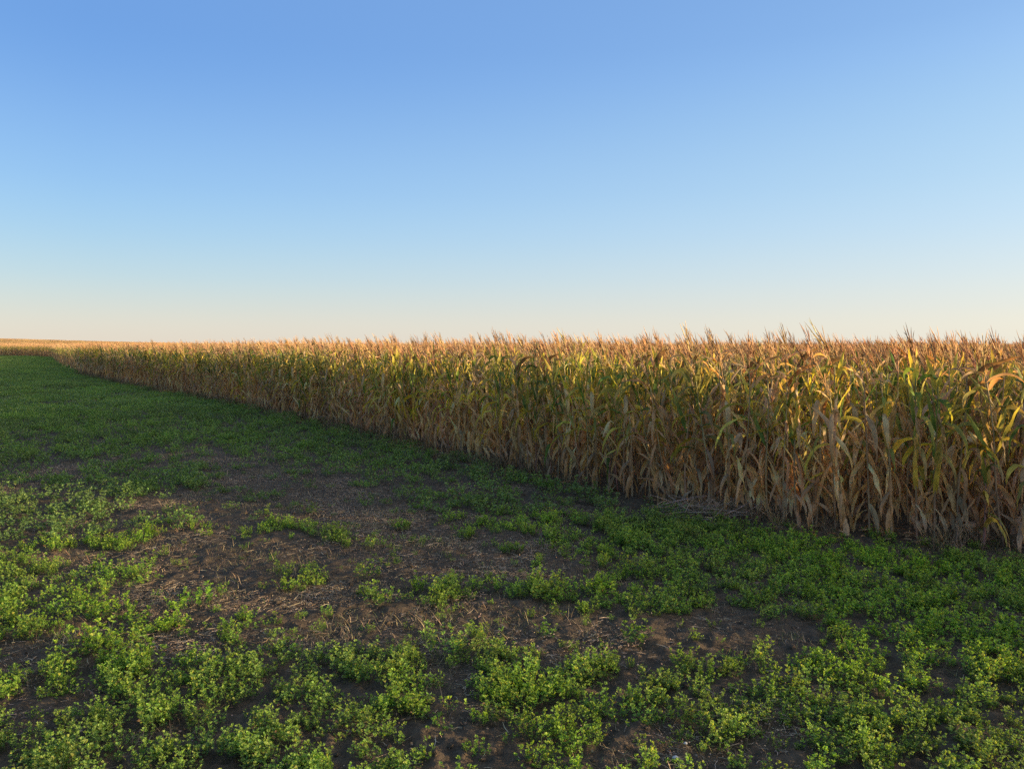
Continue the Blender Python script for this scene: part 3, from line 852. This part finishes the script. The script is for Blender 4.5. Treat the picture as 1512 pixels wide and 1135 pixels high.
# small pale pebbles in the foreground
def pebble(seed, r):
    random.seed(seed); import bmesh
    bm = bmesh.new(); bmesh.ops.create_icosphere(bm, subdivisions=2, radius=r)
    for v in bm.verts:
        k = 1 + (float(noise2(v.co.x / r * 1.3 + seed, v.co.y / r * 1.3 + v.co.z / r, seed)) - .5) * .5
        v.co = Vector((v.co.x * k * 1.25, v.co.y * k, v.co.z * k * .7))
    me = bpy.data.meshes.new("pebble"); bm.to_mesh(me); bm.free(); return me
mpb = bpy.data.materials.new("pebble"); mpb.use_nodes = True
nn_, ll_ = mpb.node_tree.nodes, mpb.node_tree.links
nz_ = nn_.new("ShaderNodeTexNoise"); nz_.inputs["Scale"].default_value = 60
rp_ = nn_.new("ShaderNodeValToRGB"); rp_.color_ramp.elements[0].color = (.3, .28, .25, 1); rp_.color_ramp.elements[1].color = (.6, .57, .52, 1)
ll_.new(nz_.outputs[0], rp_.inputs[0]); ll_.new(rp_.outputs[0], nn_["Principled BSDF"].inputs["Base Color"]); nn_["Principled BSDF"].inputs["Roughness"].default_value = .9
for i, (u, v, r, lab) in enumerate([(998, 1122, .014, "small pale pebble on dark soil at the bottom of the picture"), (1108, 936, .010, "tiny pale pebble in the dark soil gap right of centre"),
                                    (1012, 1100, .009, "tiny pale stone just above the bottom pebble")]):
    me = pebble(i + 3, r); me.materials.append(mpb); me.polygons.foreach_set("use_smooth", np.ones(len(me.polygons), bool))
    o = bpy.data.objects.new("pebble", me); COL.objects.link(o); x, y = px(u, v)
    o.location = (x, y, .012); tag(o, lab, "pebble", "pale pebbles on the soil")

# thin dull grass on the bare strip, along the track and through the far alfalfa
def grass(seed, h, n, cols):
    random.seed(seed); mb = MB()
    for i in range(n):
        a = random.uniform(0, 6.28); t = random.uniform(.3, 1.4); ln = h * random.uniform(.4, 1.1)
        p = Vector((random.gauss(0, .11), random.gauss(0, .11), -.005)); c = jit(random.choice(cols), .25)
        b = len(mb.v); w = random.uniform(.0012, .0024); sd = Vector((-math.sin(a), math.cos(a), 0)) * w
        for k in range(4):
            q = 1 - (k / 3) ** 2 * .9
            mb.v += [tuple(p - sd * q), tuple(p + sd * q)]; mb.c += [c, c]
            t = min(1.5, t + random.uniform(0, .35)); p = p + Vector((math.cos(a) * math.sin(t), math.sin(a) * math.sin(t), math.cos(t))) * ln / 3
            if k: mb.f.append((b + 2 * k - 2, b + 2 * k - 1, b + 2 * k + 1, b + 2 * k)); mb.m.append(0)
    return mb.mesh("grass", [M_WEED])
GC = [(.36, .25, .14), (.42, .31, .17), (.13, .17, .06), (.22, .2, .08), (.30, .18, .10)]
C_G = source_collection("grass", [grass(900 + i, [.05, .08, .11][i % 3], 46, GC) for i in range(8)])
x, y, fd = scatter(-22, 9, 2, 24, 42, 2.0, 24)
c = cover(x, y)
k = rng.random(len(x)) < (1.12 - c) * np.clip((fbm(x * 1.1, y * 2.4, 118, 3) - .40) * 6, 0.03, 1) * .8
x, y, c = x[k], y[k], c[k]; n = len(x); print("grass", n)
instancer("thin_grass", np.stack([x, y, terrain(x, y) - .002], 1), np.stack([np.zeros(n), np.zeros(n), rng.uniform(0, 6.28, n)], 1),
          rng.uniform(.5, 1.15, n), rng.integers(0, 8, n), C_G, "thin dull grass, part dried, over the bare strip and track", "grass")

# soil clods
def clod(seed):
    random.seed(seed); import bmesh
    bm = bmesh.new(); bmesh.ops.create_icosphere(bm, subdivisions=2, radius=1)
    for v in bm.verts:
        k = .65 + .8 * float(noise2(v.co.x * 1.7 + seed * 3, v.co.y * 1.7 + v.co.z * 1.3, seed))
        v.co = Vector((v.co.x * k * 1.2, v.co.y * k, v.co.z * k * .7))
    me = bpy.data.meshes.new("soil_clod"); bm.to_mesh(me); bm.free(); me.materials.append(M_SOIL); return me
C_C = source_collection("soil_clod", [clod(i + 1) for i in range(8)])
x, y, fd = scatter(-8, 9, 1, 11, 60, 2.0, 11)
k = rng.random(len(x)) < np.clip((fbm(x * 1.5, y * 1.5, 131, 3) - .35) * 4, .05, 1)
x, y = x[k], y[k]; n = len(x)
gz = terrain(x, y) + ((fbm(x * 3.1, y * 3.1, 3, 3) - 0.5) * 0.09 + (fbm(x * 13, y * 13, 9, 3) - 0.5) * 0.06) * np.clip(1 - np.hypot(x, y) / 40, 0, 1)
instancer("soil_clods", np.stack([x, y, gz], 1), rng.uniform(0, 6.28, (n, 3)) * np.array([.1, .1, 1]), .004 + .016 * rng.random(n) ** 4 + .006 * rng.random(n), rng.integers(0, 8, n), C_C,
          "small crumbled clods of dark earth over the bare soil", "soil clods")
